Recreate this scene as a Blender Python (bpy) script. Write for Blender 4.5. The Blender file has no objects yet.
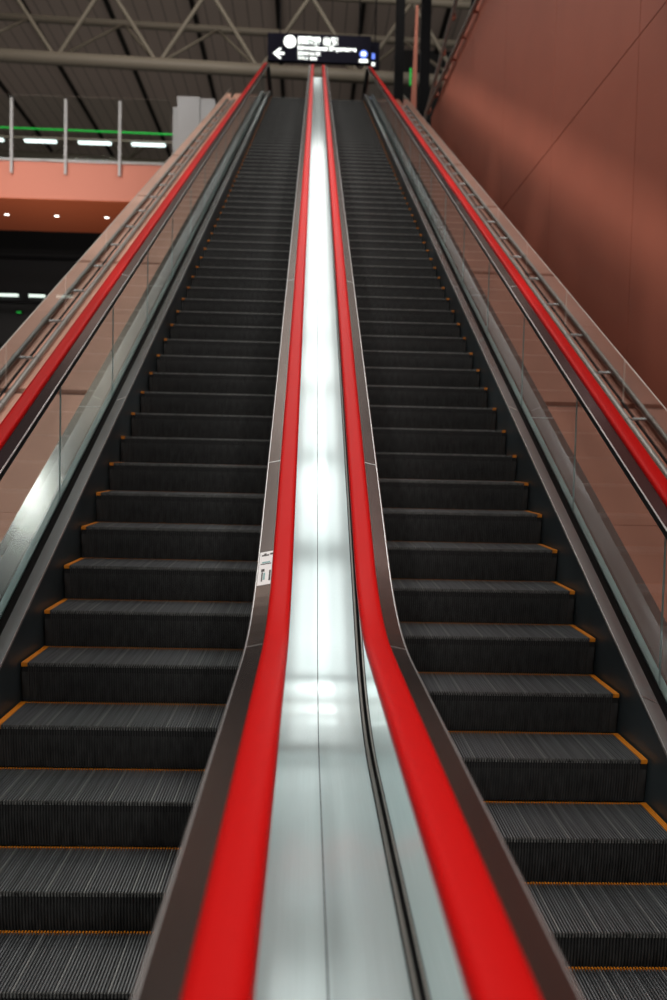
import bpy, bmesh, math, random
from mathutils import Vector
random.seed(7)
PI = math.pi
scene = bpy.context.scene
C = scene.collection

# ---------------------------------------------------------------- camera
CAMZ = 2.05
TH = math.radians(27.3)
TN = math.tan(TH)
def make_camera():
    pit, yaw, roll = math.radians(-2.943), math.radians(1.791), math.radians(1.3118)
    F = Vector((math.sin(yaw)*math.cos(pit), math.cos(yaw)*math.cos(pit), math.sin(pit)))
    R = Vector((math.cos(yaw), -math.sin(yaw), 0))
    U = R.cross(F)
    R2 = R*math.cos(roll) + U*math.sin(roll)
    U2 = U*math.cos(roll) - R*math.sin(roll)
    cd = bpy.data.cameras.new('camera')
    cam = bpy.data.objects.new('camera', cd)
    C.objects.link(cam)
    from mathutils import Matrix
    m = Matrix(((R2.x, U2.x, -F.x), (R2.y, U2.y, -F.y), (R2.z, U2.z, -F.z)))
    cam.matrix_world = Matrix.Translation((-0.084, 0, CAMZ)) @ m.to_4x4()
    cd.sensor_fit = 'VERTICAL'
    cd.sensor_height = 36
    cd.lens = 872.44/1000*36
    cd.clip_start = 0.05
    cd.clip_end = 200
    cd.dof.use_dof = True
    cd.dof.focus_distance = 4.2
    cd.dof.aperture_fstop = 1.9
    scene.camera = cam
make_camera()

# ---------------------------------------------------------------- world, exposure, large lights
w = bpy.data.worlds.new('world')
scene.world = w
w.use_nodes = True
w.node_tree.nodes['Background'].inputs[0].default_value = (1.0, 0.92, 0.84, 1)
w.node_tree.nodes['Background'].inputs[1].default_value = 0.10
scene.view_settings.view_transform = 'Standard'
scene.view_settings.look = 'None'
scene.view_settings.exposure = 0.0
scene.view_settings.gamma = 1.0
scene.view_settings.use_curve_mapping = False
scene.cycles.use_denoising = True
scene.cycles.transparent_max_bounces = 24
scene.cycles.max_bounces = 10
scene.cycles.sample_clamp_indirect = 6.0
LAMP = 2.3            # brightness of the lamp row hung over the escalators
def spot(name, loc, target, power, size, angle, color=(1, .93, .85)):
    l = bpy.data.lights.new(name, 'AREA')
    l.energy = power; l.size = size; l.color = color; l.spread = angle
    o = bpy.data.objects.new(name, l); C.objects.link(o)
    o.location = loc
    d = Vector(target) - Vector(loc)
    o.rotation_euler = d.to_track_quat('-Z', 'Y').to_euler()
    return o
# unseen fill lights added in two rows high over the escalators, square to their slope
for yy, pw in ((-2.0, 125), (7.5, 150), (13.5, 120), (19.5, 85), (26, 50)):
    for xx in (-1.95, 1.95):
        zz = CAMZ + 5 + TN*yy
        spot('slope_fill', (xx, yy, zz), (xx, yy+.4586, zz-.8886), pw*1.1, .5, math.radians(180), (1, .97, .92))
# unseen long thin light added above the right handrail, its narrow beam lying along the salmon wall
def wall_band_fill():
    l = bpy.data.lights.new('wall_band_fill', 'AREA'); l.shape = 'RECTANGLE'; l.size = 26; l.size_y = .05
    l.energy = 16; l.spread = math.radians(8); l.color = (1, .96, .9)
    o = bpy.data.objects.new('wall_band_fill', l); C.objects.link(o)
    from mathutils import Matrix
    up = Vector((0, -math.sin(TH), math.cos(TH))); al = Vector((0, math.cos(TH), math.sin(TH)))
    d = (Vector((2.05, 0, 0)) - up*(4.0*math.cos(TH))).normalized()
    z = -d; x = al; y = z.cross(x)
    m = Matrix(((x.x, y.x, z.x), (x.y, y.y, z.y), (x.z, y.z, z.z))).to_4x4()
    yy = 13
    o.matrix_world = Matrix.Translation((.9, yy, CAMZ+2.0+TN*yy)) @ m
wall_band_fill()
# hall lamp mirrored in the left deck, then unseen fill lights added
spot('hall_light', (-6.4, 13.6, 13.2), (-3, 7, 2), 26, .6, math.radians(130))
spot('hall_light', (-9, 12, 13), (-9, 24.5, 9.5), 155, 2.0, math.radians(70))  # added fill for the balcony face
spot('soffit_fill', (-7, 20.5, 3.2), (-7.5, 26, 9), 115, 1.5, math.radians(120))  # added fill to brighten the soffit from below
spot('hall_light', (-8, 24, 23.5), (-8, 46, 27), 800, 3.0, math.radians(150))  # added fill for the roof
spot('hall_light', (3, 26, 24.5), (2, 44, 26), 450, 3.0, math.radians(150))  # added fill for the roof, right of the middle

# ---------------------------------------------------------------- materials
def nt(name):
    m = bpy.data.materials.new(name); m.use_nodes = True
    n = m.node_tree
    return m, n, n.nodes['Principled BSDF']
def pbr(name, col, rough=.5, metal=0, coat=0, noise=None, bump=None, spec=None, aniso=0):
    m, n, b = nt(name)
    b.inputs['Base Color'].default_value = (*col, 1)
    b.inputs['Roughness'].default_value = rough
    b.inputs['Metallic'].default_value = metal
    b.inputs['Coat Weight'].default_value = coat
    b.inputs['Coat Roughness'].default_value = .12
    if spec is None and metal == 0: b.inputs['Specular IOR Level'].default_value = .35
    if aniso:                       # brushed along the slope: highlights spread across
        b.inputs['Anisotropic'].default_value = aniso
        tv = n.nodes.new('ShaderNodeCombineXYZ'); tv.inputs[0].default_value = 1
        n.links.new(tv.outputs[0], b.inputs['Tangent'])
    if spec is not None: b.inputs['Specular IOR Level'].default_value = spec
    if noise:
        sc, amt, stretch = noise
        tc = n.nodes.new('ShaderNodeTexCoord'); mp = n.nodes.new('ShaderNodeMapping')
        mp.inputs['Scale'].default_value = stretch
        ns = n.nodes.new('ShaderNodeTexNoise'); ns.inputs['Scale'].default_value = sc
        ns.inputs['Detail'].default_value = 4
        mr = n.nodes.new('ShaderNodeMapRange')
        mr.inputs['From Min'].default_value = .3; mr.inputs['From Max'].default_value = .7
        mr.inputs['To Min'].default_value = 1-amt; mr.inputs['To Max'].default_value = 1+amt
        mx = n.nodes.new('ShaderNodeVectorMath'); mx.operation = 'SCALE'
        mx.inputs[0].default_value = col
        n.links.new(tc.outputs['Object'], mp.inputs[0]); n.links.new(mp.outputs[0], ns.inputs[0])
        n.links.new(ns.outputs[0], mr.inputs[0]); n.links.new(mr.outputs[0], mx.inputs['Scale'])
        n.links.new(mx.outputs[0], b.inputs['Base Color'])
        if bump:
            bp = n.nodes.new('ShaderNodeBump'); bp.inputs['Strength'].default_value = bump
            bp.inputs['Distance'].default_value = .002
            n.links.new(ns.outputs[0], bp.inputs['Height']); n.links.new(bp.outputs[0], b.inputs['Normal'])
    return m
def emit(name, col, s):
    m, n, b = nt(name)
    b.inputs['Base Color'].default_value = (*col, 1)
    b.inputs['Emission Color'].default_value = (*col, 1)
    b.inputs['Emission Strength'].default_value = s
    return m
def glass(name, tint=(.93, .98, .97), refl=1.0, base=0.0):
    m = bpy.data.materials.new(name); m.use_nodes = True
    n = m.node_tree; n.nodes.clear()
    out = n.nodes.new('ShaderNodeOutputMaterial'); mix = n.nodes.new('ShaderNodeMixShader')
    tr = n.nodes.new('ShaderNodeBsdfTransparent'); tr.inputs[0].default_value = (*tint, 1)
    gl = n.nodes.new('ShaderNodeBsdfGlossy'); gl.inputs['Roughness'].default_value = .015
    gl.inputs[0].default_value = (.95, 1, 1, 1)
    fr = n.nodes.new('ShaderNodeFresnel'); fr.inputs[0].default_value = 1.5
    mr = n.nodes.new('ShaderNodeMath'); mr.operation = 'MULTIPLY_ADD'
    mr.inputs[1].default_value = refl; mr.inputs[2].default_value = base; mr.use_clamp = True
    ge = n.nodes.new('ShaderNodeNewGeometry')            # only the face turned to the viewer reflects; no internal total reflection in thin panes
    inv = n.nodes.new('ShaderNodeMath'); inv.operation = 'SUBTRACT'; inv.inputs[0].default_value = 1
    mu = n.nodes.new('ShaderNodeMath'); mu.operation = 'MULTIPLY'
    n.links.new(ge.outputs['Backfacing'], inv.inputs[1]); n.links.new(inv.outputs[0], mu.inputs[1])
    n.links.new(fr.outputs[0], mr.inputs[0]); n.links.new(mr.outputs[0], mu.inputs[0]); n.links.new(mu.outputs[0], mix.inputs[0])
    n.links.new(tr.outputs[0], mix.inputs[1]); n.links.new(gl.outputs[0], mix.inputs[2])
    n.links.new(mix.outputs[0], out.inputs[0])
    return m
M = {}
M['red'] = pbr('red_rubber', (.57, .006, .006), .42, 0, 0, spec=.05)
M['tread'] = pbr('tread_metal', (.20, .21, .22), .42, .7, noise=(3.0, .45, (24, .35, 1)))
M['groove'] = pbr('tread_groove', (.004, .004, .0045), .7)
M['riser'] = pbr('riser_black', (.024, .024, .024), .55, 0, noise=(6, .5, (6, 1, 2)))
M['tip'] = pbr('worn_tip', (.14, .14, .135), .5, .5, noise=(40, .9, (3, 1, 1)))
M['worn'] = pbr('worn_ridge', (.32, .33, .33), .4, .6)
M['yellow'] = pbr('yellow_line', (.62, .20, .01), .5)
M['steel'] = pbr('brushed_steel', (.40, .44, .45), .26, .6, noise=(8, .06, (60, .6, 60)), aniso=.85)
M['outer_steel'] = pbr('outer_deck_steel', (.25, .275, .275), .2, 1, noise=(8, .015, (60, .6, 60)))
M['centre'] = pbr('centre_steel', (.74, .89, .91), .17, .40, noise=(6, .04, (80, .5, 80)), aniso=.92)
M['skirt'] = pbr('skirt_dark', (.085, .112, .125), .42, .5, noise=(2, .25, (1, 1, 1)))
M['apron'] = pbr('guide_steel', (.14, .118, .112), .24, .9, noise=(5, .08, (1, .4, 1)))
M['apron_outer'] = pbr('guide_steel_outer', (.075, .045, .05), .15, .9)  # same guide steel, the rail's dark red reflection put into its colour
M['lip'] = pbr('guide_lip', (.09, .10, .105), .3, .8)
M['bright'] = pbr('bright_edge', (.50, .50, .50), .38, .9)
M['black'] = pbr('black_gasket', (.01, .01, .01), .8, spec=.1)
M['salmon'] = pbr('salmon_panel', (.70, .385, .285), .5, noise=(2.2, .06, (1, 1, 1)))  # left ledge, its stronger light put into the colour
M['salmon_dimmed'] = pbr('salmon_dimmed_panel', (.40, .165, .11), .5, noise=(2.2, .06, (1, 1, 1)))  # same salmon on the right ledge, dimmer light put into the colour
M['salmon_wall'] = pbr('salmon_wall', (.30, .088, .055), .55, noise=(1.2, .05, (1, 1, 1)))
M['salmon_dark'] = pbr('salmon_slot', (.17, .075, .055), .6)
M['soffit'] = pbr('soffit_orange', (.50, .115, .045), .6)
M['fascia'] = pbr('fascia_pink', (.60, .21, .145), .55)
M['glass'] = glass('clear_glass', (.95, .98, .975), 1.1, .0)
M['glass_inner'] = glass('inner_glass', (.9, .96, .95), 1.6, .35)
M['glass_far'] = glass('screen_glass', (.95, .97, .96), .02, .0)
M['glass_guard'] = glass('coated_glass', (.80, .80, .80), 1.7, .28)
M['glass_edge'] = pbr('glass_edge', (.36, .50, .50), .3, 0, .2)
M['edge_light'] = pbr('polished_glass_edge', (.72, .68, .62), .2)
M['pipe'] = pbr('grey_pipe', (.30, .29, .27), .45, .7)
M['white_metal'] = pbr('white_metal', (.42, .42, .43), .45)
M['truss'] = pbr('truss_paint', (.22, .195, .155), .5)
M['ceil_seam'] = pbr('ceiling_seam', (.02, .018, .016), .7)
M['dark'] = pbr('dark_cladding', (.012, .012, .013), .7)
M['darksteel'] = pbr('dark_steel', (.007, .007, .008), .6, spec=.08)
M['lamp'] = emit('lamp_diffuser', (1, .985, .95), LAMP)
M['tube'] = emit('tube_light', (.85, 1, .97), 2.0)
M['dimtube'] = emit('dim_tube', (.85, 1, .9), 1.2)
M['green'] = emit('green_light', (.02, .8, .10), .10)
M['down'] = emit('downlight', (1, .95, .85), 5)
M['signtext'] = emit('sign_text', (.95, 1, .97), 1.5)
M['signblue'] = emit('sign_blue', (.12, .22, .85), 1.3)
M['signpanel'] = pbr('sign_panel', (.003, .003, .012), .6, spec=.1)
M['label'] = pbr('label_white', (.82, .80, .80), .5)
M['ink'] = pbr('label_ink', (.06, .05, .05), .6)
M['teal_ink'] = pbr('label_teal', (.25, .42, .42), .6)
M['floor'] = pbr('floor_stone', (.22, .20, .19), .3, noise=(3, .1, (1, 1, 1)))

# ceiling: long boards running away from the camera, dark joints
def ceiling_mat():
    m, n, b = nt('ceiling_boards')
    tc = n.nodes.new('ShaderNodeTexCoord'); sp = n.nodes.new('ShaderNodeSeparateXYZ')
    md = n.nodes.new('ShaderNodeMath'); md.operation = 'PINGPONG'; md.inputs[1].default_value = .38
    cm = n.nodes.new('ShaderNodeMath'); cm.operation = 'LESS_THAN'; cm.inputs[1].default_value = .03
    mx = n.nodes.new('ShaderNodeMix'); mx.data_type = 'RGBA'
    mx.inputs['A'].default_value = (.60, .50, .44, 1); mx.inputs['B'].default_value = (.27, .225, .20, 1)
    n.links.new(tc.outputs['Object'], sp.inputs[0]); n.links.new(sp.outputs['X'], md.inputs[0])
    n.links.new(md.outputs[0], cm.inputs[0]); n.links.new(cm.outputs[0], mx.inputs['Factor'])
    n.links.new(mx.outputs['Result'], b.inputs['Base Color'])
    b.inputs['Roughness'].default_value = .7
    return m
M['ceiling'] = ceiling_mat()

# ---------------------------------------------------------------- mesh helpers
class MB:
    def __init__(s): s.v = []; s.f = []; s.mi = []
    def box(s, a, b, mi=0):
        x0, y0, z0 = a; x1, y1, z1 = b
        k = len(s.v)
        s.v += [(x0,y0,z0),(x1,y0,z0),(x1,y1,z0),(x0,y1,z0),(x0,y0,z1),(x1,y0,z1),(x1,y1,z1),(x0,y1,z1)]
        for q in ((0,3,2,1),(4,5,6,7),(0,1,5,4),(1,2,6,5),(2,3,7,6),(3,0,4,7)):
            s.f.append(tuple(k+i for i in q)); s.mi.append(mi)
    def sweep(s, sec, path, mi=0, closed=True, caps=True, mis=None):
        """sec: list of (x, v); path: function/list of (y, z) frames -> vertical offset sweep"""
        k = len(s.v); n = len(sec)
        for (y, z) in path:
            for (x, v) in sec: s.v.append((x, y, z+v))
        m = n if closed else n-1
        for i in range(len(path)-1):
            for j in range(m):
                a = k+i*n+j; b = k+i*n+(j+1) % n
                s.f.append((a, b, b+n, a+n)); s.mi.append(mis[j] if mis else mi)
        if caps and closed:
            s.f.append(tuple(k+j for j in range(n))[::-1]); s.mi.append(mi)
            e = k+(len(path)-1)*n
            s.f.append(tuple(e+j for j in range(n))); s.mi.append(mi)
    def tube(s, p, q, r, mi=0, seg=12):
        p = Vector(p); q = Vector(q); d = (q-p).normalized()
        u = d.orthogonal().normalized(); w_ = d.cross(u); k = len(s.v)
        for c in (p, q):
            for i in range(seg):
                a = 2*PI*i/seg
                s.v.append(tuple(c+u*r*math.cos(a)+w_*r*math.sin(a)))
        for i in range(seg):
            j = (i+1) % seg
            s.f.append((k+i, k+j, k+seg+j, k+seg+i)); s.mi.append(mi)
        s.f.append(tuple(k+i for i in range(seg))[::-1]); s.mi.append(mi)
        s.f.append(tuple(k+seg+i for i in range(seg))); s.mi.append(mi)
    def poly(s, pts, mi=0):
        k = len(s.v); s.v += [tuple(p) for p in pts]
        s.f.append(tuple(range(k, k+len(pts)))); s.mi.append(mi)
    def prism(s, pts, off, mi=0, mside=None):
        k = len(s.v); n = len(pts); off = Vector(off)
        s.v += [tuple(p) for p in pts] + [tuple(Vector(p)+off) for p in pts]
        s.f.append(tuple(range(k, k+n))[::-1]); s.mi.append(mi)
        s.f.append(tuple(range(k+n, k+2*n))); s.mi.append(mi)
        for i in range(n):
            j = (i+1) % n
            s.f.append((k+i, k+j, k+n+j, k+n+i)); s.mi.append(mi if mside is None else mside)
    def build(s, name, mats, parent=None, smooth=False, origin=None):
        me = bpy.data.meshes.new(name)
        vs = s.v
        if origin: vs = [(x-origin[0], y-origin[1], z-origin[2]) for x, y, z in vs]
        me.from_pydata(vs, [], s.f)
        if not isinstance(mats, (list, tuple)): mats = [mats]
        for m in mats: me.materials.append(m)
        me.polygons.foreach_set('material_index', s.mi)
        if smooth:
            me.polygons.foreach_set('use_smooth', [True]*len(s.f))
        bm = bmesh.new(); bm.from_mesh(me); bmesh.ops.recalc_face_normals(bm, faces=bm.faces); bm.to_mesh(me); bm.free()
        if smooth:
            try: me.set_sharp_from_angle(angle=math.radians(40))
            except Exception: pass
        me.update()
        o = bpy.data.objects.new(name, me); C.objects.link(o)
        if origin: o.location = origin
        if parent: o.parent = parent
        return o
def tag(o, label=None, cat=None, group=None, kind=None):
    for k, v in (('label', label), ('category', cat), ('group', group), ('kind', kind)):
        if v: o[k] = v
    return o
def empty(name, loc, label=None, cat=None, group=None):
    o = bpy.data.objects.new(name, None); C.objects.link(o); o.location = loc
    o.empty_display_size = .3
    return tag(o, label, cat, group)
def under(o, parent):      # keep world place while parenting to an unrotated empty
    o.parent = parent
    o.location = Vector(o.location) - Vector(parent.location)
    return o

YTOP = 30.3
def blend(Y, ya, R, z_at, sgn):
    t = R*math.tan(TH/2)
    return t
def prof(Y, h, yb, Rb, yt=YTOP, Rt=2.6):
    """height of a line that climbs at the escalator's slope, h below the camera's own slope line, flat before yb and after yt"""
    def inc(y): return CAMZ - h + TN*y
    tb = Rb*math.tan(TH/2); tt = Rt*math.tan(TH/2)
    if Y <= yb - tb: return inc(yb)
    if Y < yb + tb*math.cos(TH):
        d = Y-(yb-tb); return inc(yb) + Rb - math.sqrt(max(Rb*Rb-d*d, 0))
    if Y <= yt - tt*math.cos(TH): return inc(Y)
    if Y < yt + tt:
        d = (yt+tt)-Y; return inc(yt) - Rt + math.sqrt(max(Rt*Rt-d*d, 0))
    return inc(yt)
def rail_prof(Y, h): return prof(Y, h, 3.38, 2.0)
def step_prof(Y): return prof(Y, 3.4916, 2.79, 3.3)
def path(h, y0, y1, pf=rail_prof):
    ys = [y0]; y = y0
    while y < y1-1e-6:
        fine = (2.2 < y < 4.6) or (YTOP-1.2 < y < YTOP+1.2)
        y = min(y1, y+(.08 if fine else .5)); ys.append(y)
    return [(y, pf(y, h)) for y in ys]
HR = 2.3916   # handrail top
Y0R, Y1R = -.35, YTOP+3.9

# ================================================================= structure
def box_struct(name, a, b, mat, cls='structure'):
    m = MB(); m.box(a, b); return tag(m.build(name, mat), kind=cls)
box_struct('floor', (-14, -3, -.12), (3.2, 40, -.01), M['floor'])
# sloping ledge of salmon panels either side of the escalators, with joints and recessed slots across it
def ledge(sgn, name):
    m = MB()
    HL = 3.52
    x0, x1 = 2.0, 2.80
    cuts = []
    y = 7.79-3.74*3
    marks = []
    for k in range(-2, 7):
        marks.append((7.79+3.74*k, 'slot')); marks.append((5.97+3.74*k, 'seam'))
    marks.sort()
    lim0, lim1 = 1.6, YTOP+.3
    yprev = lim0
    def slab(ya, yb, drop, mi):
        if yb <= ya: return
        xa, xb = sgn*x0, sgn*x1
        pts = [(xa, ya, CAMZ-HL-drop+TN*ya), (xa, yb, CAMZ-HL-drop+TN*yb), (xa, yb, CAMZ-HL-1.0+TN*yb), (xa, ya, CAMZ-HL-1.0+TN*ya)]
        m.prism(pts, (xb-xa, 0, 0), mi)
    for (y, kind) in marks:
        wdt = .10 if kind == 'slot' else .008
        if y-wdt/2 < yprev or y > lim1: continue
        slab(yprev, y-wdt/2, 0, 0)
        slab(y-wdt/2, y+wdt/2, .035 if kind == 'slot' else .01, 1)
        yprev = y+wdt/2
    slab(yprev, lim1, 0, 0)
    return tag(m.build(name, [M['salmon' if sgn < 0 else 'salmon_dimmed'], M['salmon_dark']]), kind='structure')
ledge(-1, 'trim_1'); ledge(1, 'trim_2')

# right wall of big salmon panels
def right_wall():
    m = MB()
    X = 2.95; ztop = 8.82+CAMZ; zj = 4.0+CAMZ; g = .012
    ys = [-.6+0.0]
    y = 8.32-2.95*3
    ys = [y+2.95*k for k in range(0, 9)]
    for a, b in zip(ys[:-1], ys[1:]):
        for (z0, z1) in ((-.01, zj), (zj, ztop)):
            m.box((X, a+g/2, z0+(g/2 if z0 > 0 else 0)), (X+.04, b-g/2, z1-g/2))
    m.box((X+.02, ys[0], -.01), (X+.35, ys[-1], ztop-.01), 1)
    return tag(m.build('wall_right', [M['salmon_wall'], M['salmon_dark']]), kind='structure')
right_wall()
# flanks of the escalator truss on the left, dark void floor beyond
m = MB(); 
pts = [(-2.02, 5.0, -.01), (-2.02, 5.0, CAMZ-4.56+TN*5.0), (-2.02, YTOP, CAMZ-4.56+TN*YTOP), (-2.02, YTOP, -.01)]
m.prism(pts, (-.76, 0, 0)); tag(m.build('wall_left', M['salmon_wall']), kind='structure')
# upper landing
box_struct('floor_landing', (-3.2, YTOP+1.0, 13.9), (6, 60, 14.2), M['dark'])

# roof: long boards and ribs
m = MB()
def zc(y): return 24.1+CAMZ - .035*(y-40)
pts = [(-42, 24, zc(24)), (-42, 76, zc(76)), (-42, 76, zc(76)+.3), (-42, 24, zc(24)+.3)]
m.prism(pts, (70, 0, 0)); tag(m.build('ceiling', M['ceiling']), kind='structure')
for k in range(-8, 5):
    x = -6.7+4.545*k
    m = MB(); m.prism([(x-.11, 24, zc(24)-.16), (x-.11, 76, zc(76)-.16), (x-.11, 76, zc(76)-.004), (x-.11, 24, zc(24)-.004)], (.22, 0, 0))
    tag(m.build('ceiling_rib', M['ceil_seam']), kind='structure')
box_struct('wall_back', (-44, 76.2, -.01), (28, 76.5, 28), M['dark'])

# ================================================================= escalators
SPX0, SPX1 = .345, 1.565       # steps, inner and outer side
SW = SPX1-SPX0
def step_meshes():
    """one step with its nose at the origin, tread going +Y; returns meshes with x from 0 (inner) to SW (outer)"""
    m = MB(); pitch = .0125; n = int(SW/pitch); D = .4
    m.box((0, .012, -.05), (SW, D, -.012), 1)
    # curved riser block
    sec = []
    for i in range(7):
        a = i/6; sec.append((.014+.022*math.sin(a*PI*.5)-.010*math.sin(a*PI), -.012-.20*a))
    prof_ = [(0, y, z) for y, z in sec] + [(0, .12, -.212), (0, .12, -.012)]
    m.prism(prof_, (SW, 0, 0), 2)
    for i in range(n):
        x = i*pitch+.0035
        if x < .03 or x > SW-.034: continue
        m.box((x, .010, -.012), (x+.0062, D-.016, 0), 4 if i in (14, 23, 31, 46, 58, 77, 84) else 0)
        m.box((x, 0, -.018), (x+.0062, .010, -.0005), 3)              # worn nose tips
        # riser rib follows the curve
        for j in range(6):
            (ya, za), (yb, zb) = sec[j], sec[j+1]
            k = len(m.v)
            for (yy, zz) in ((ya, za), (yb, zb)):
                m.v += [(x, yy, zz), (x, yy-.008, zz), (x+.0062, yy-.008, zz), (x+.0062, yy, zz)]
            for q in ((0, 1, 5, 4), (1, 2, 6, 5), (2, 3, 7, 6)):
                m.f.append(tuple(k+i_ for i_ in q)); m.mi.append(2)
    return m
def step_yellow():
    m = MB(); pitch = .0125; n = int(SW/pitch); D = .4
    for i in range(n):
        x = i*pitch+.0035
        if x < .03 or x > SW-.034: continue
        m.box((x, D-.016, -.012), (x+.0062, D-.001, .0005), 0)
    for x0 in (.002, SW-.032):
        for i in range(3):
            m.box((x0+i*.0105, .0, -.013), (x0+i*.0105+.0088, D-.001, .0012), 0)
        m.box((x0, .004, -.020), (x0+.030, D-.002, -.004), 0)
    return m
step0 = step_meshes().build('step', [M['tread'], M['groove'], M['riser'], M['tip'], M['worn']])
yel0 = step_yellow().build('yellow_border', M['yellow'])
step_me, yel_me = step0.data, yel0.data
bpy.data.objects.remove(step0); bpy.data.objects.remove(yel0)

def frange(a, b, d):
    out = []; x = a
    while x < b: out.append(x); x += d
    return out

def escalator(side, phase, label):
    """side -1: left of the middle, +1: right"""
    root = empty('escalator', (side*(SPX0+SW/2), 1.5, 0), label, 'escalator', None)
    par = lambda o: under(o, root)
    s = side
    # steps
    k = 0
    for i in range(4, 75):
        Y = phase+.4*i
        if Y > YTOP+1.4 or Y < 1.3: continue
        o = bpy.data.objects.new('step', step_me); C.objects.link(o)
        o.scale = (s, 1, 1)
        o.location = (s*SPX0, Y, step_prof(Y)); par(o)
        y = bpy.data.objects.new('yellow_border', yel_me); C.objects.link(y); y.parent = o
    # comb and landing plate at the foot
    m = MB(); m.box((s*SPX0, .2, -.01), (s*1.565, 1.55, .004)); par(m.build('landing_plate', M['steel']))
    for (xr, io) in ((.167, 1), (1.747, -1)):
        # io: direction from the rail towards the steps (+1 = outward from scene middle)
        inner = xr < 1
        DX = (-.013 if s < 0 else .009) if inner else 0
        def X(u): return s*(xr+io*u)+DX
        # handrail: C-shaped rubber belt
        m = MB()
        sec = []
        for i in range(13):
            a = PI*i/12
            cx, cz = math.cos(a), math.sin(a)
            sec.append(((s*xr+DX)+.044*(abs(cx)**.55)*(1 if cx >= 0 else -1), -.024+.024*(cz**.7)))
        sec += [((s*xr+DX)-.044, -.030), ((s*xr+DX)-.036, -.036), ((s*xr+DX)-.026, -.036), ((s*xr+DX)-.026, -.026), ((s*xr+DX)+.026, -.026), ((s*xr+DX)+.026, -.036), ((s*xr+DX)+.036, -.036), ((s*xr+DX)+.044, -.030)]
        m.sweep(sec, path(HR, Y0R, Y1R), 0)
        # newel loops
        for (ye, dirn) in ((Y0R, -1), (Y1R, 1)):
            zt = rail_prof(ye, HR); R = .33
            kk = len(m.v); n = len(sec); seg = 14
            for i in range(seg+1):
                a = PI*i/seg
                for (x, v) in sec:
                    r = R+v
                    m.v.append((x, ye+dirn*r*math.sin(a), zt-R+r*math.cos(a)))
            for i in range(seg):
                for j in range(n):
                    a_ = kk+i*n+j; b_ = kk+i*n+(j+1) % n
                    m.f.append((a_, b_, b_+n, a_+n)); m.mi.append(0)
        par(m.build('handrail', M['red'], smooth=True))
        # guide below the belt: sloping apron, bright arris, lip
        m = MB()
        sec = [(X(-.026), -.028), (X(.026), -.028), (X(.040), -.030), (X(.105), -.043), (X(.108), -.043), (X(.112), -.047), (X(.112), -.085), (X(.100), -.090), (X(.02), -.085), (X(-.012), -.085), (X(-.03), -.05)]
        m.sweep(sec, path(HR, Y0R, Y1R), 0, mis=[0, 0, 0, 1, 1, 2, 2, 2, 2, 2, 2])
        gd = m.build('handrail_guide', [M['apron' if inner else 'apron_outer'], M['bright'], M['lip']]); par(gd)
        # joints across the apron
        for yj in ([3.05, 4.62] if inner else []) + frange(7.6, 27, 3.07):
            z = rail_prof(yj, HR); z2 = rail_prof(yj+.006, HR)
            m = MB()
            m.poly([(X(.041), yj, z-.0285), (X(.106), yj, z-.0417), (X(.106), yj+.006, z2-.0417), (X(.041), yj+.006, z2-.0285)])
            m.poly([(X(.1125), yj, z-.047), (X(.1125), yj, z-.085), (X(.1125), yj+.006, z2-.085), (X(.1125), yj+.006, z2-.047)])
            j = m.build('joint', M['bright']); j.parent = gd
        # glass balustrade panels between guide and deck
        ug = -.012 if inner else .020
        ya = 5.845-1.535*4; PG = .0015
        edges = [ya+1.535*i for i in range(-1, 20)]
        for a, b in zip(edges[:-1], edges[1:]):
            a = max(a, Y0R); b = min(b, Y1R)
            if b-a < .1: continue
            m = MB()
            pts = path(HR+.08, a+PG, b-PG)
            low = path(3.40, a+PG, b-PG)
            outl = [(X(ug), y, z) for y, z in pts] + [(X(ug), y, max(z, .02)) for y, z in reversed(low)]
            m.prism(outl, (s*io*.010, 0, 0), 0, 1)
            par(m.build('glass_panel', [M['glass_inner' if inner else 'glass'], M['glass_edge']]))
        # steel deck between glass and steps
        m = MB()
        du = .168
        dh = 3.30
        sec = [(X(.032), -.050), (X(.060), -.050), (X(.066), -.036), (X(.082), -.036), (X(du), 0), (X(du+.004), -.004), (X(du+.004), -.02), (X(.04), -.07), (X(.04), -.045)]
        pth = [(y, max(z, .12)) for y, z in path(dh, Y0R, Y1R, lambda Y, h: prof(Y, h, 2.79, 3.3))]
        m.sweep(sec, pth, 0, mis=[1, 1, 1, 0, 2, 2, 0, 0, 1])
        dk = m.build('inner_deck', [M['steel'], M['black'], M['bright']]); par(dk)
        for yj in frange(7.24-3.07, 27, 3.07):
            z = prof(yj, dh, 2.79, 3.3); z2 = prof(yj+.008, dh, 2.79, 3.3)
            m = MB(); m.poly([(X(.093), yj, z-.0285), (X(du), yj, z+.0012), (X(du), yj+.008, z2+.0012), (X(.093), yj+.008, z2-.0285)])
            j = m.build('joint', M['bright']); j.parent = dk
        # glass seat: pale channel at the outer foot of the glass
        m = MB()
        sec = [(X(.006), .01), (X(-.034), .01), (X(-.034), -.12), (X(.006), -.12)]
        m.sweep(sec, [(y, max(z, .1)) for y, z in path(3.40, Y0R, Y1R)], 0)
        par(m.build('glass_channel', M['glass_edge']))
        # skirt
        m = MB()
        sec = [(X(du+.003), -.02), (X(du+.003), -.62), (X(du-.03), -.62), (X(du-.03), -.03)]
        m.sweep(sec, pth, 0); par(m.build('skirt_panel', M['skirt']))
    # outer deck: brushed steel strip between the outer glass and the salmon ledge
    m = MB()
    sec = [(s*1.752, 0), (s*2.0, 0), (s*2.0, -.5), (s*1.70, -.5), (s*1.70, -.03), (s*1.752, -.03)]
    m.sweep(sec, [(y, max(z, .15)) for y, z in path(3.45, Y0R, YTOP+1, lambda Y, h: prof(Y, h, 2.79, 3.3))])
    od = m.build('outer_deck', M['outer_steel']); par(od)
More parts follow.
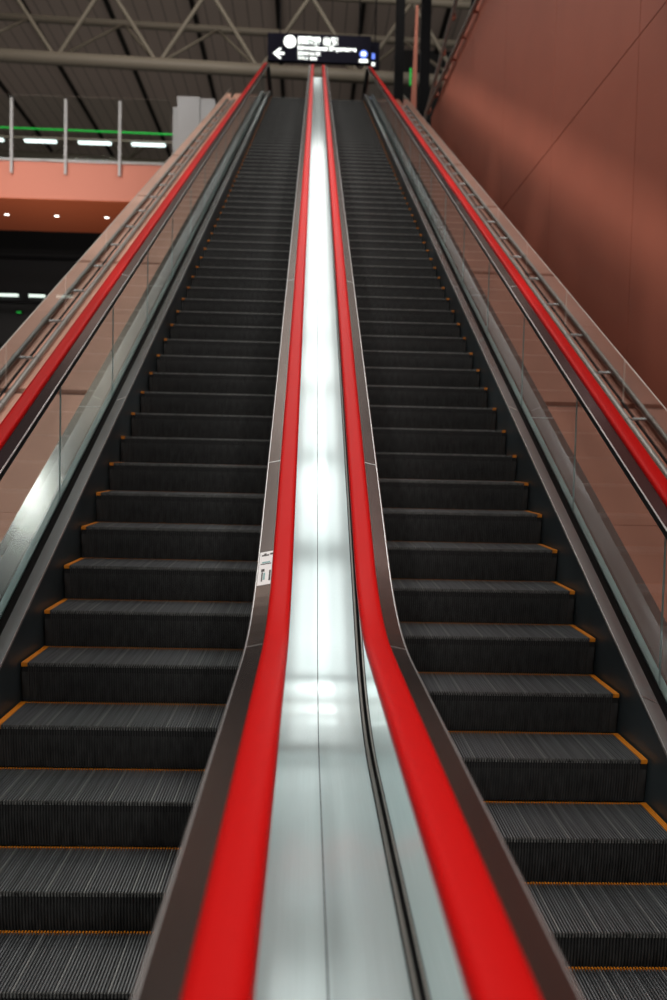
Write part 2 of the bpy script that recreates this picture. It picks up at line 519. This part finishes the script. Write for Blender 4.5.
    for yj in frange(7.37, 27, 3.07):
        m = MB(); z = prof(yj, 3.45, 2.79, 3.3)
        m.poly([(s*1.753, yj, z+.001), (s*1.999, yj, z+.001), (s*1.999, yj+.01, z+.001+.01*TN), (s*1.753, yj+.01, z+.001+.01*TN)])
        j = m.build('joint', M['bright']); j.parent = od
    return root
escL = escalator(-1, .181, 'left escalator with black grooved steps, white notice stuck beside its inner handrail')
escR = escalator(1, .028, 'right escalator with black grooved steps, running up beside the salmon panel wall')

# white notice on the apron beside the left inner handrail
def notice():
    root = empty('safety_notice', (-.24, 4.3, 1.9), 'small white notice sticker on dark guide beside left inner handrail', 'sticker')
    ya, yb = 3.62, 3.86
    za, zb_ = rail_prof(ya, HR), rail_prof(yb, HR)
    def P(u, y, e=.0012): return (-(.180+u), y, za+(zb_-za)*(y-ya)/(yb-ya)-.030-(u-.04)*.2+e)
    def quad(u0, u1, y0, y1, mat, name, e):
        m = MB(); m.prism([P(u0, y0, e), P(u1, y0, e), P(u1, y1, e), P(u0, y1, e)], (0, 0, .0008))
        o = m.build(name, mat); under(o, root); return o
    quad(.046, .102, ya, yb, M['label'], 'paper', .001)
    L = yb-ya
    for (u0, u1, f0, f1, mt) in ((.062, .094, .86, .90, 'ink'), (.046, .058, .88, .93, 'ink'), (.050, .096, .60, .62, 'ink'), (.054, .090, .64, .68, 'teal_ink'),
                                 (.076, .090, .38, .46, 'ink'), (.082, .088, .10, .36, 'ink'), (.072, .080, .14, .34, 'teal_ink'), (.048, .056, .1, .4, 'ink'), (.074, .084, .90, .94, 'ink')):
        quad(u0, u1, ya+L*f0, ya+L*f1, M[mt], 'print', .0022)
notice()

# bright steel cover between the two inner handrails
def centre_cover():
    root = empty('centre_cover', (0, .5, 0), 'bright brushed steel cover running up between the two inner red handrails', 'cover panel')
    H = 2.81
    for (x0, x1) in ((-.166, -.0215), (-.0185, .146)):
        m = MB(); m.sweep([(x0, 0), (x1, 0), (x1, -.02), (x0, -.02)], path(H, Y0R, Y1R)); under(m.build('cover_plate', M['centre'], smooth=True), root)
    m = MB(); m.sweep([(-.0215, -.004), (-.0185, -.004), (-.0185, -.02), (-.0215, -.02)], path(H, Y0R, Y1R)); under(m.build('joint', M['darksteel']), root)
    m = MB()
    m.sweep([(.146, .003), (.149, .003), (.151, .012), (.156, .012), (.158, .018), (.162, .018), (.162, -.02), (.146, -.02)], path(H, Y0R, Y1R), mis=[0, 1, 1, 1, 0, 0, 0, 0])
    under(m.build('gasket', [M['darksteel'], M['pipe']]), root)
    m = MB(); m.sweep([(-.163, -.021), (.160, -.021), (.160, -.50), (-.163, -.50)], path(H, Y0R, Y1R)); under(m.build('housing', M['dark']), root)
centre_cover()

# guard of low glass panes with a pipe on brackets, along each ledge
def guard(s, name, label):
    root = empty(name, (s*2.76, 4, CAMZ-3.5+TN*4), label, 'guard rail')
    z = lambda y, h: CAMZ-h+TN*y
    edges = [7.84+1.88*k for k in range(-3, 12)]
    edges = [e for e in edges if e < YTOP]
    for a, b in zip(edges[:-1], edges[1:]):
        a += .004; b -= .004
        m = MB(); m.prism([(s*2.755, a, z(a, 3.53)), (s*2.755, b, z(b, 3.53)), (s*2.755, b, z(b, 3.13)), (s*2.755, a, z(a, 3.13))], (s*.012, 0, 0), 0, 1)
        under(m.build('glass_pane', [M['glass_guard'], M['edge_light']]), root)
    y0, y1 = edges[0], edges[-1]
    m = MB(); m.tube((s*2.65, y0, z(y0, 3.47)), (s*2.65, y1, z(y1, 3.47)), .026, seg=16); under(m.build('pipe', M['pipe'], smooth=True), root)
    m = MB(); m.prism([(s*2.744, y0, z(y0, 3.52)), (s*2.744, y1, z(y1, 3.52)), (s*2.744, y1, z(y1, 3.505)), (s*2.744, y0, z(y0, 3.505))], (s*.011, 0, 0)); under(m.build('base_channel', M['darksteel']), root)
    k = -3
    while True:
        y = 7.432+.94*k; k += 1
        if y < y0+.1: continue
        if y > y1-.1: break
        m = MB(); c = z(y, 3.47)
        m.tube((s*2.67, y, c), (s*2.755, y, c), .007, seg=8)
        m.tube((s*2.650, y-.03, c-.03*TN), (s*2.650, y+.03, c+.03*TN), .030, seg=14)
        br = m.build('bracket', M['pipe'], smooth=True); under(br, root)
        m = MB(); m.tube((s*2.700, y, c), (s*2.753, y, c), .015, seg=12)
        cl = m.build('clamp', M['bright'], smooth=True); cl.parent = br
guard(-1, 'guard_rail', 'grey pipe rail and low glass along the left ledge, dark hall behind')
guard(1, 'guard_rail', 'grey pipe rail and low glass along the right ledge by salmon wall')

# ================================================================= balcony across the hall on the left
ZF, ZS = 7.82+CAMZ, 6.807+CAMZ
m = MB(); m.box((-24, 24.5, ZS+.02), (-2.9, 28.0, ZF), 0)
tag(m.build('wall_balcony', M['fascia']), kind='structure')
box_struct('trim_3', (-24, 24.5, ZS), (-2.9, 28.05, ZS+.02), M['soffit'])
box_struct('trim_4', (-24, 24.44, ZF), (-2.9, 24.6, ZF+.06), M['white_metal'])
for i, x in enumerate((-9.0, -7.555, -6.1)):
    m = MB(); m.tube((x, 26.15, ZS-.012), (x, 26.15, ZS+.001), .085, 0, 20); m.tube((x, 26.15, ZS-.014), (x, 26.15, ZS-.010), .065, 1, 20)
    nm = ['leftmost', 'middle', 'rightmost'][i]
    tag(m.build('downlight', [M['white_metal'], M['down']]), '%s of the three round downlights in the orange soffit' % nm, 'ceiling light', 'downlights in the balcony soffit')
    l = bpy.data.lights.new('downlight_lamp', 'SPOT'); l.energy = 60; l.spot_size = 1.8; l.color = (1, .9, .75); l.shadow_soft_size = .06
bal = empty('glass_balustrade', (-6, 24.5, ZF), 'tall glass screen on slim white posts along the salmon balcony edge', 'balustrade')
px = [-8.281-1.455*k for k in range(1, 7)][::-1] + [-8.281, -6.826, -5.366]
for x in px:
    m = MB(); m.box((x-.032, 24.36, ZF-.35), (x+.032, 24.43, ZF+1.64)); under(m.build('post', M['white_metal']), bal)
xs = px + [-3.95]
for a, b in zip(xs[:-1], xs[1:]):
    m = MB(); m.prism([(a+.05, 24.38, ZF+.02), (b-.05, 24.38, ZF+.02), (b-.05, 24.38, ZF+1.72), (a+.05, 24.38, ZF+1.72)], (0, .012, 0), 0, 1)
    under(m.build('glass_pane', [M['glass_far'], M['edge_light']]), bal)
# white box column at the balcony end
col = empty('white_column', (-3.4, 24.7, ZF), 'white panelled column at the right end of the balcony', 'column')
m = MB(); m.box((-3.83, 24.45, ZF-.02), (-3.22, 25.3, ZF+1.86)); under(m.build('front_panel', M['white_metal']), col)
m = MB(); m.box((-3.21, 24.50, ZF-.02), (-2.82, 25.3, ZF+1.84)); under(m.build('side_panel', M['white_metal']), col)
m = MB(); m.box((-3.96, 24.55, ZF-.02), (-3.84, 25.0, ZF+1.60)); under(m.build('edge_panel', M['white_metal']), col)

# linear lamps and green strip beyond the balcony
xc = [(-12.6, -11.05), (-9.8, -9.0+.0), (-7.74, -7.74+.72), (-5.7, -4.3)]
lamps = [(-12.55, -11.6), (-11.04, -9.80), (-9.02, -7.74), (-7.02, -5.70)]
names = ['cut by the left edge of the picture', 'second from the left', 'third from the left', 'nearest the white column']
bar = MB(); bar.box((-24, 34.0, 11.70+CAMZ), (-4.5, 34.06, 11.78+CAMZ)); tag(bar.build('lighting_rail', M['truss']), 'thin grey rail carrying strip lights above the balcony', 'rail')
lamps = [(-13.07, -11.79), (-11.04, -9.80), (-9.02, -7.74), (-7.02, -5.70)]
for (a, b), nm in zip(lamps, names):
    m = MB(); m.box((a, 33.9, 11.64+CAMZ), (b, 34.1, 11.70+CAMZ), 0); m.box((a+.03, 33.92, 11.57+CAMZ), (b-.03, 34.08, 11.64+CAMZ), 1)
    tag(m.build('strip_light', [M['white_metal'], M['tube']]), 'white strip light above the balcony, %s' % nm, 'light', 'strip lights above the balcony')
m = MB(); m.tube((-24, 33.6, 12.02+CAMZ), (-5.0, 33.6, 11.78+CAMZ+.1), .035); tag(m.build('green_light_line', M['green']), 'thin glowing green line above the white strip lights', 'light')
# dim fittings in the dark hall under the balcony
m = MB(); m.box((-24, 30.2, 4.9+CAMZ), (-3, 30.4, 5.0+CAMZ)); m.box((-24, 30.2, 6.4+CAMZ), (-3, 30.4, 6.5+CAMZ)); m.box((-24, 30.2, 3.4+CAMZ), (-3, 30.4, 3.5+CAMZ))
tag(m.build('trim_5', M['darksteel']), kind='structure')
for (a, b), nm in zip(((-11.39, -10.22), (-9.84, -9.30), (-8.89, -8.33)), ('leftmost of three', 'middle one of three', 'rightmost of three, behind the guard glass')):
    m = MB(); m.box((a, 30.84, 5.24+CAMZ), (b, 30.93, 5.32+CAMZ), 0); m.box((a-.03, 30.82, 5.32+CAMZ), (b+.03, 31.0, 5.37+CAMZ), 1)
    tag(m.build('strip_light', [M['dimtube'], M['darksteel']]), 'short strip light in the dark below the balcony, %s' % nm, 'light', 'strip lights under the balcony')
m = MB(); m.box((-10.27, 30.9, 4.67+CAMZ), (-10.12, 30.93, 4.74+CAMZ), 0); m.box((-10.30, 30.93, 4.64+CAMZ), (-10.09, 31.0, 4.77+CAMZ), 1)
tag(m.build('indicator_lamp', [M['green'], M['darksteel']]), 'tiny green indicator lamp in the dark below the balcony', 'light')
box_struct('wall_left_hall', (-44.3, -3, -.01), (-44, 76, 28), M['dark'])
box_struct('wall_lower_back', (-24, 31.0, -.01), (-2.9, 31.3, 6.9+CAMZ), M['dark'])

# ================================================================= roof trusses
def truss(y, zb, zt, dback, pitch, x0, rb, name, label, nb, arch=.0):
    root = empty(name, (x0, y, zb), label, 'roof truss', 'roof trusses')
    zz = lambda x: -arch*(x+12)**1 if False else -arch*(x-x0)
    xs = [x0+pitch*i for i in range(nb+1)]
    def bar(a, b, r, nm):
        m = MB(); m.tube(a, b, r, seg=14); under(m.build(nm, M['truss'], smooth=True), root)
    bar((xs[0], y, zb+zz(xs[0])), (xs[-1], y, zb+zz(xs[-1])), rb, 'bottom_chord')
    bar((xs[0], y-.3, zt+zz(xs[0])), (xs[-1], y-.3, zt+zz(xs[-1])), rb*.62, 'top_chord')
    bar((xs[0], y+dback, zt+zz(xs[0])), (xs[-1], y+dback, zt+zz(xs[-1])), rb*.62, 'top_chord')
    for i in range(nb):
        xm = xs[i]+pitch/2
        b = (xs[i], y, zb+zz(xs[i]))
        for (dx, yy) in ((-pitch/2, y-.3), (pitch/2, y-.3), (pitch/2, y+dback), (-pitch/2, y+dback)):
            bar(b, (xs[i]+dx, yy, zt+zz(xs[i]+dx)), .095 if yy < y else .075, 'web_member')
    return root
truss(40, 17.47+CAMZ, 20.73+CAMZ, 3.4, 4.50, -11.59-4.50*2, .29, 'roof_truss', 'near roof truss of grey tubes crossing behind the hanging sign', 11, .022)
truss(66.6, 22.0+CAMZ, 25.3+CAMZ, 2.4, 5.57, -19.6-5.57*2, .27, 'roof_truss', 'farther roof truss seen through the glass above the balcony', 8, .03)

# ================================================================= hanging sign
def sign():
    root = empty('hanging_sign', (0, 30, 13.6+CAMZ), 'black hanging sign with glowing white arrow and International Departures', 'sign')
    X0, X1, Z0, Z1 = -1.70, 1.765, 13.16+CAMZ, 14.06+CAMZ
    m = MB(); m.box((X0, 30, Z0), (X1, 30.18, Z1)); under(m.build('sign_box', M['signpanel']), root)
    for x in (X0+.4, X1-.4):
        m = MB(); m.tube((x, 30.09, Z1), (x, 30.09, Z1+5.9), .025); under(m.build('hanger', M['darksteel']), root)
    W = X1-X0; H = Z1-Z0
    def at(fx, fz): return X0+W*fx, Z1-H*fz
    def text(body, fx, fz, size, mat, name, bold=.008, fx1=None):
        c = bpy.data.curves.new(name, 'FONT'); c.body = body; c.size = size; c.extrude = .004; c.offset = bold
        c.materials.append(M[mat])
        o = bpy.data.objects.new(name, c); C.objects.link(o)
        me = bpy.data.meshes.new_from_object(o.evaluated_get(bpy.context.evaluated_depsgraph_get())); me.name = name
        bpy.data.objects.remove(o)
        o = bpy.data.objects.new(name, me); C.objects.link(o)
        wd = max(v.co.x for v in me.vertices)-min(v.co.x for v in me.vertices)
        kx = W*(fx1-fx)/wd
        for v in me.vertices: v.co.x *= kx
        x, z = at(fx, fz); o.location = (x, 29.99, z); o.rotation_euler = (PI/2, 0, 0)
        under(o, root)
        return o
    # round white emblem
    m = MB(); x, z = at(.215, .30); m.tube((x, 29.985, z), (x, 30.0, z), .205, seg=32); under(m.build('emblem', M['signtext']), root)
    # arrow
    x, z = at(.055, .74)
    m = MB()
    m.prism([(x, 29.985, z), (x+.20, 29.985, z+.17), (x+.27, 29.985, z+.17), (x+.27, 29.985, z+.14), (x+.13, 29.985, z+.035), (x+.37, 29.985, z+.035), (x+.37, 29.985, z-.035), (x+.13, 29.985, z-.035), (x+.27, 29.985, z-.14), (x+.27, 29.985, z-.17), (x+.20, 29.985, z-.17)], (0, .012, 0))
    under(m.build('arrow', M['signtext']), root)
    text('国際線 出発', .29, .355, .27, 'signtext', 'lettering', .008, .68)
    text('International Departures', .29, .575, .19, 'signtext', 'lettering', .007, .855)
    text('国际出发', .29, .76, .115, 'signtext', 'lettering', .002, .51)
    text('국제선 출발', .29, .93, .11, 'signtext', 'lettering', .002, .48)
    x, z = at(.93, .66)
    m = MB(); m.tube((x, 29.985, z), (x, 30.0, z), .13, seg=28); ic = m.build('icon', M['signblue']); under(ic, root)
    m = MB(); m.box((x-.07, 29.975, z-.05), (x+.07, 29.985, z+.06)); under(m.build('icon_mark', M['signtext']), root)
    m = MB(); m.box((x-.14, 29.985, z-.27), (x+.14, 30.0, z-.17)); under(m.build('icon_caption', M['signtext']), root)
    root.scale = (1.2, 1.2, 1.2); root.location = (.017, 36, 16.32+CAMZ)
sign()
s2 = empty('hanging_sign', (2.05, 30.5, 13.6+CAMZ), 'narrow end of another sign just right of the big black sign', 'sign')
m = MB(); m.box((1.86, 30.4, 13.16+CAMZ), (2.15, 30.5, 14.06+CAMZ)); under(m.build('sign_box', M['signpanel']), s2)
m = MB(); m.box((1.89, 30.385, 13.5+CAMZ), (1.99, 30.4, 13.68+CAMZ)); under(m.build('icon', M['signblue']), s2)
m = MB(); m.box((1.89, 30.385, 13.27+CAMZ), (2.0, 30.4, 13.38+CAMZ)); under(m.build('icon_caption', M['signtext']), s2)
m = MB(); m.tube((2.0, 30.45, 14.06+CAMZ), (2.0, 30.45, 19.6+CAMZ), .025); under(m.build('hanger', M['darksteel']), s2)
s2.scale = (1.2, 1.2, 1.2); s2.location = (2.40, 36.6, 16.32+CAMZ)

# ================================================================= upper right: dark steelwork, exit light, stair rail over the wall
DR = [(2.55, 31, .18, 'second'), (3.32, 27.5, .16, 'first')]
m = MB(); m.box((2.77, 32, 14.2), (3.08, 32.3, 27)); tag(m.build('steel_column', M['darksteel']), 'dark square steel column right behind the hanging sign', 'column')
m = MB(); m.box((3.10, 27.0, 9.0), (3.38, 27.3, 26)); tag(m.build('steel_column', M['darksteel']), 'dark steel column nearest the upper wall handrail', 'column')
m = MB(); m.prism([(3.37, 32, 14.2), (3.57, 32, 14.2), (3.55, 32, 18.2), (3.48, 32, 18.2)], (0, .2, 0)); tag(m.build('salmon_fin', M['fascia']), 'narrow salmon pier tapering up beside the green exit light', 'pier')
m = MB(); m.box((3.31, 32, 13.35+CAMZ), (3.372, 32.1, 13.95+CAMZ)); tag(m.build('exit_light', M['green']), 'small green exit light beside the narrow salmon pier', 'light')
box_struct('wall_upper_right', (4.6, 52, 9), (24, 52.3, 28), M['dark'])
for i, (xa, ya, xb, yb) in enumerate(((4.3, 26, 5.6, 20), (4.0, 26, 4.9, 20), (4.7, 26, 6.4, 20), (3.9, 27, 4.3, 20))):
    m = MB(); m.tube((xa, ya, 11.5), (xb, yb, 17.5), .05); tag(m.build('steel_brace', M['darksteel']), 'thin dark slanting steel brace above the right salmon wall', 'brace', 'slanting braces above the wall')
ur = empty('wall_handrail', (2.95, 20, 8.9+CAMZ), 'pair of steel handrails on red brackets along the top of salmon wall', 'handrail')
zt = 8.82+CAMZ
m = MB(); m.tube((2.85, 13.0, 8.06+CAMZ), (2.85, 23.4, 9.06+CAMZ), .045, seg=14); under(m.build('rail', M['pipe'], smooth=True), ur)
m = MB(); m.tube((2.85, 14.0, 10.30+CAMZ), (2.85, 24.5, 8.86+CAMZ), .045, seg=14); under(m.build('rail', M['pipe'], smooth=True), ur)
for k in range(8):
    y = 14.2+1.28*k
    m = MB(); zb = 8.06+CAMZ+(y-13)*.0962; m.box((2.85, y-.05, zb-.05), (2.95, y+.05, zb+.05)); under(m.build('bracket', M['salmon_wall']), ur)
    m = MB(); zb = 10.30+CAMZ-(y-14)*.1371; m.box((2.86, y-.05, zb-.10), (2.92, y+.05, zb+.02)); under(m.build('bracket', M['salmon_wall']), ur)

# ================================================================= lamps hung in a row over the escalators, following their slope
def lamp_row():
    n = 0
    for k in range(-3, 13):
        yc = 7.48+2.25*k+1.125
        za = CAMZ+1.0+TN*(yc)
        root = empty('suspended_light', (0, yc, za), 'long white light hung over the escalators, %s' % (['lowest'] + [q+' from the foot' for q in ('second', 'third', 'fourth', 'fifth', 'sixth', 'seventh', 'eighth')] + [q+' from the top' for q in ('eighth', 'seventh', 'sixth', 'fifth', 'fourth', 'third', 'second')] + ['topmost'])[k+3], 'light', 'lights hung over the escalators')
        L = 2.25/2-.24
        # sloped box
        y0, y1 = yc-L, yc+L
        z = lambda y: CAMZ+1.0+TN*y
        m = MB()
        m.prism([(-.56, y0, z(y0)), (-.56, y1, z(y1)), (-.56, y1, z(y1)+.05), (-.56, y0, z(y0)+.05)], (1.12, 0, 0)); under(m.build('diffuser', M['lamp']), root)
        m = MB()
        for x in (-.60, .56):
            m.prism([(x, y0-.03, z(y0)-.06), (x, y1+.03, z(y1)-.06), (x, y1+.03, z(y1)+.15), (x, y0-.03, z(y0)+.15)], (.04, 0, 0))
        m.prism([(-.6, y0-.03, z(y0)+.10), (-.6, y1+.03, z(y1)+.10), (-.6, y1+.03, z(y1)+.15), (-.6, y0-.03, z(y0)+.15)], (1.2, 0, 0))
        under(m.build('housing', M['white_metal']), root)
        m = MB()
        for x in (-.5, .5): m.tube((x, yc, z(yc)+.15), (x, yc, z(yc)+4.2), .008, seg=6)
        under(m.build('suspension_wire', M['darksteel']), root)
lamp_row()
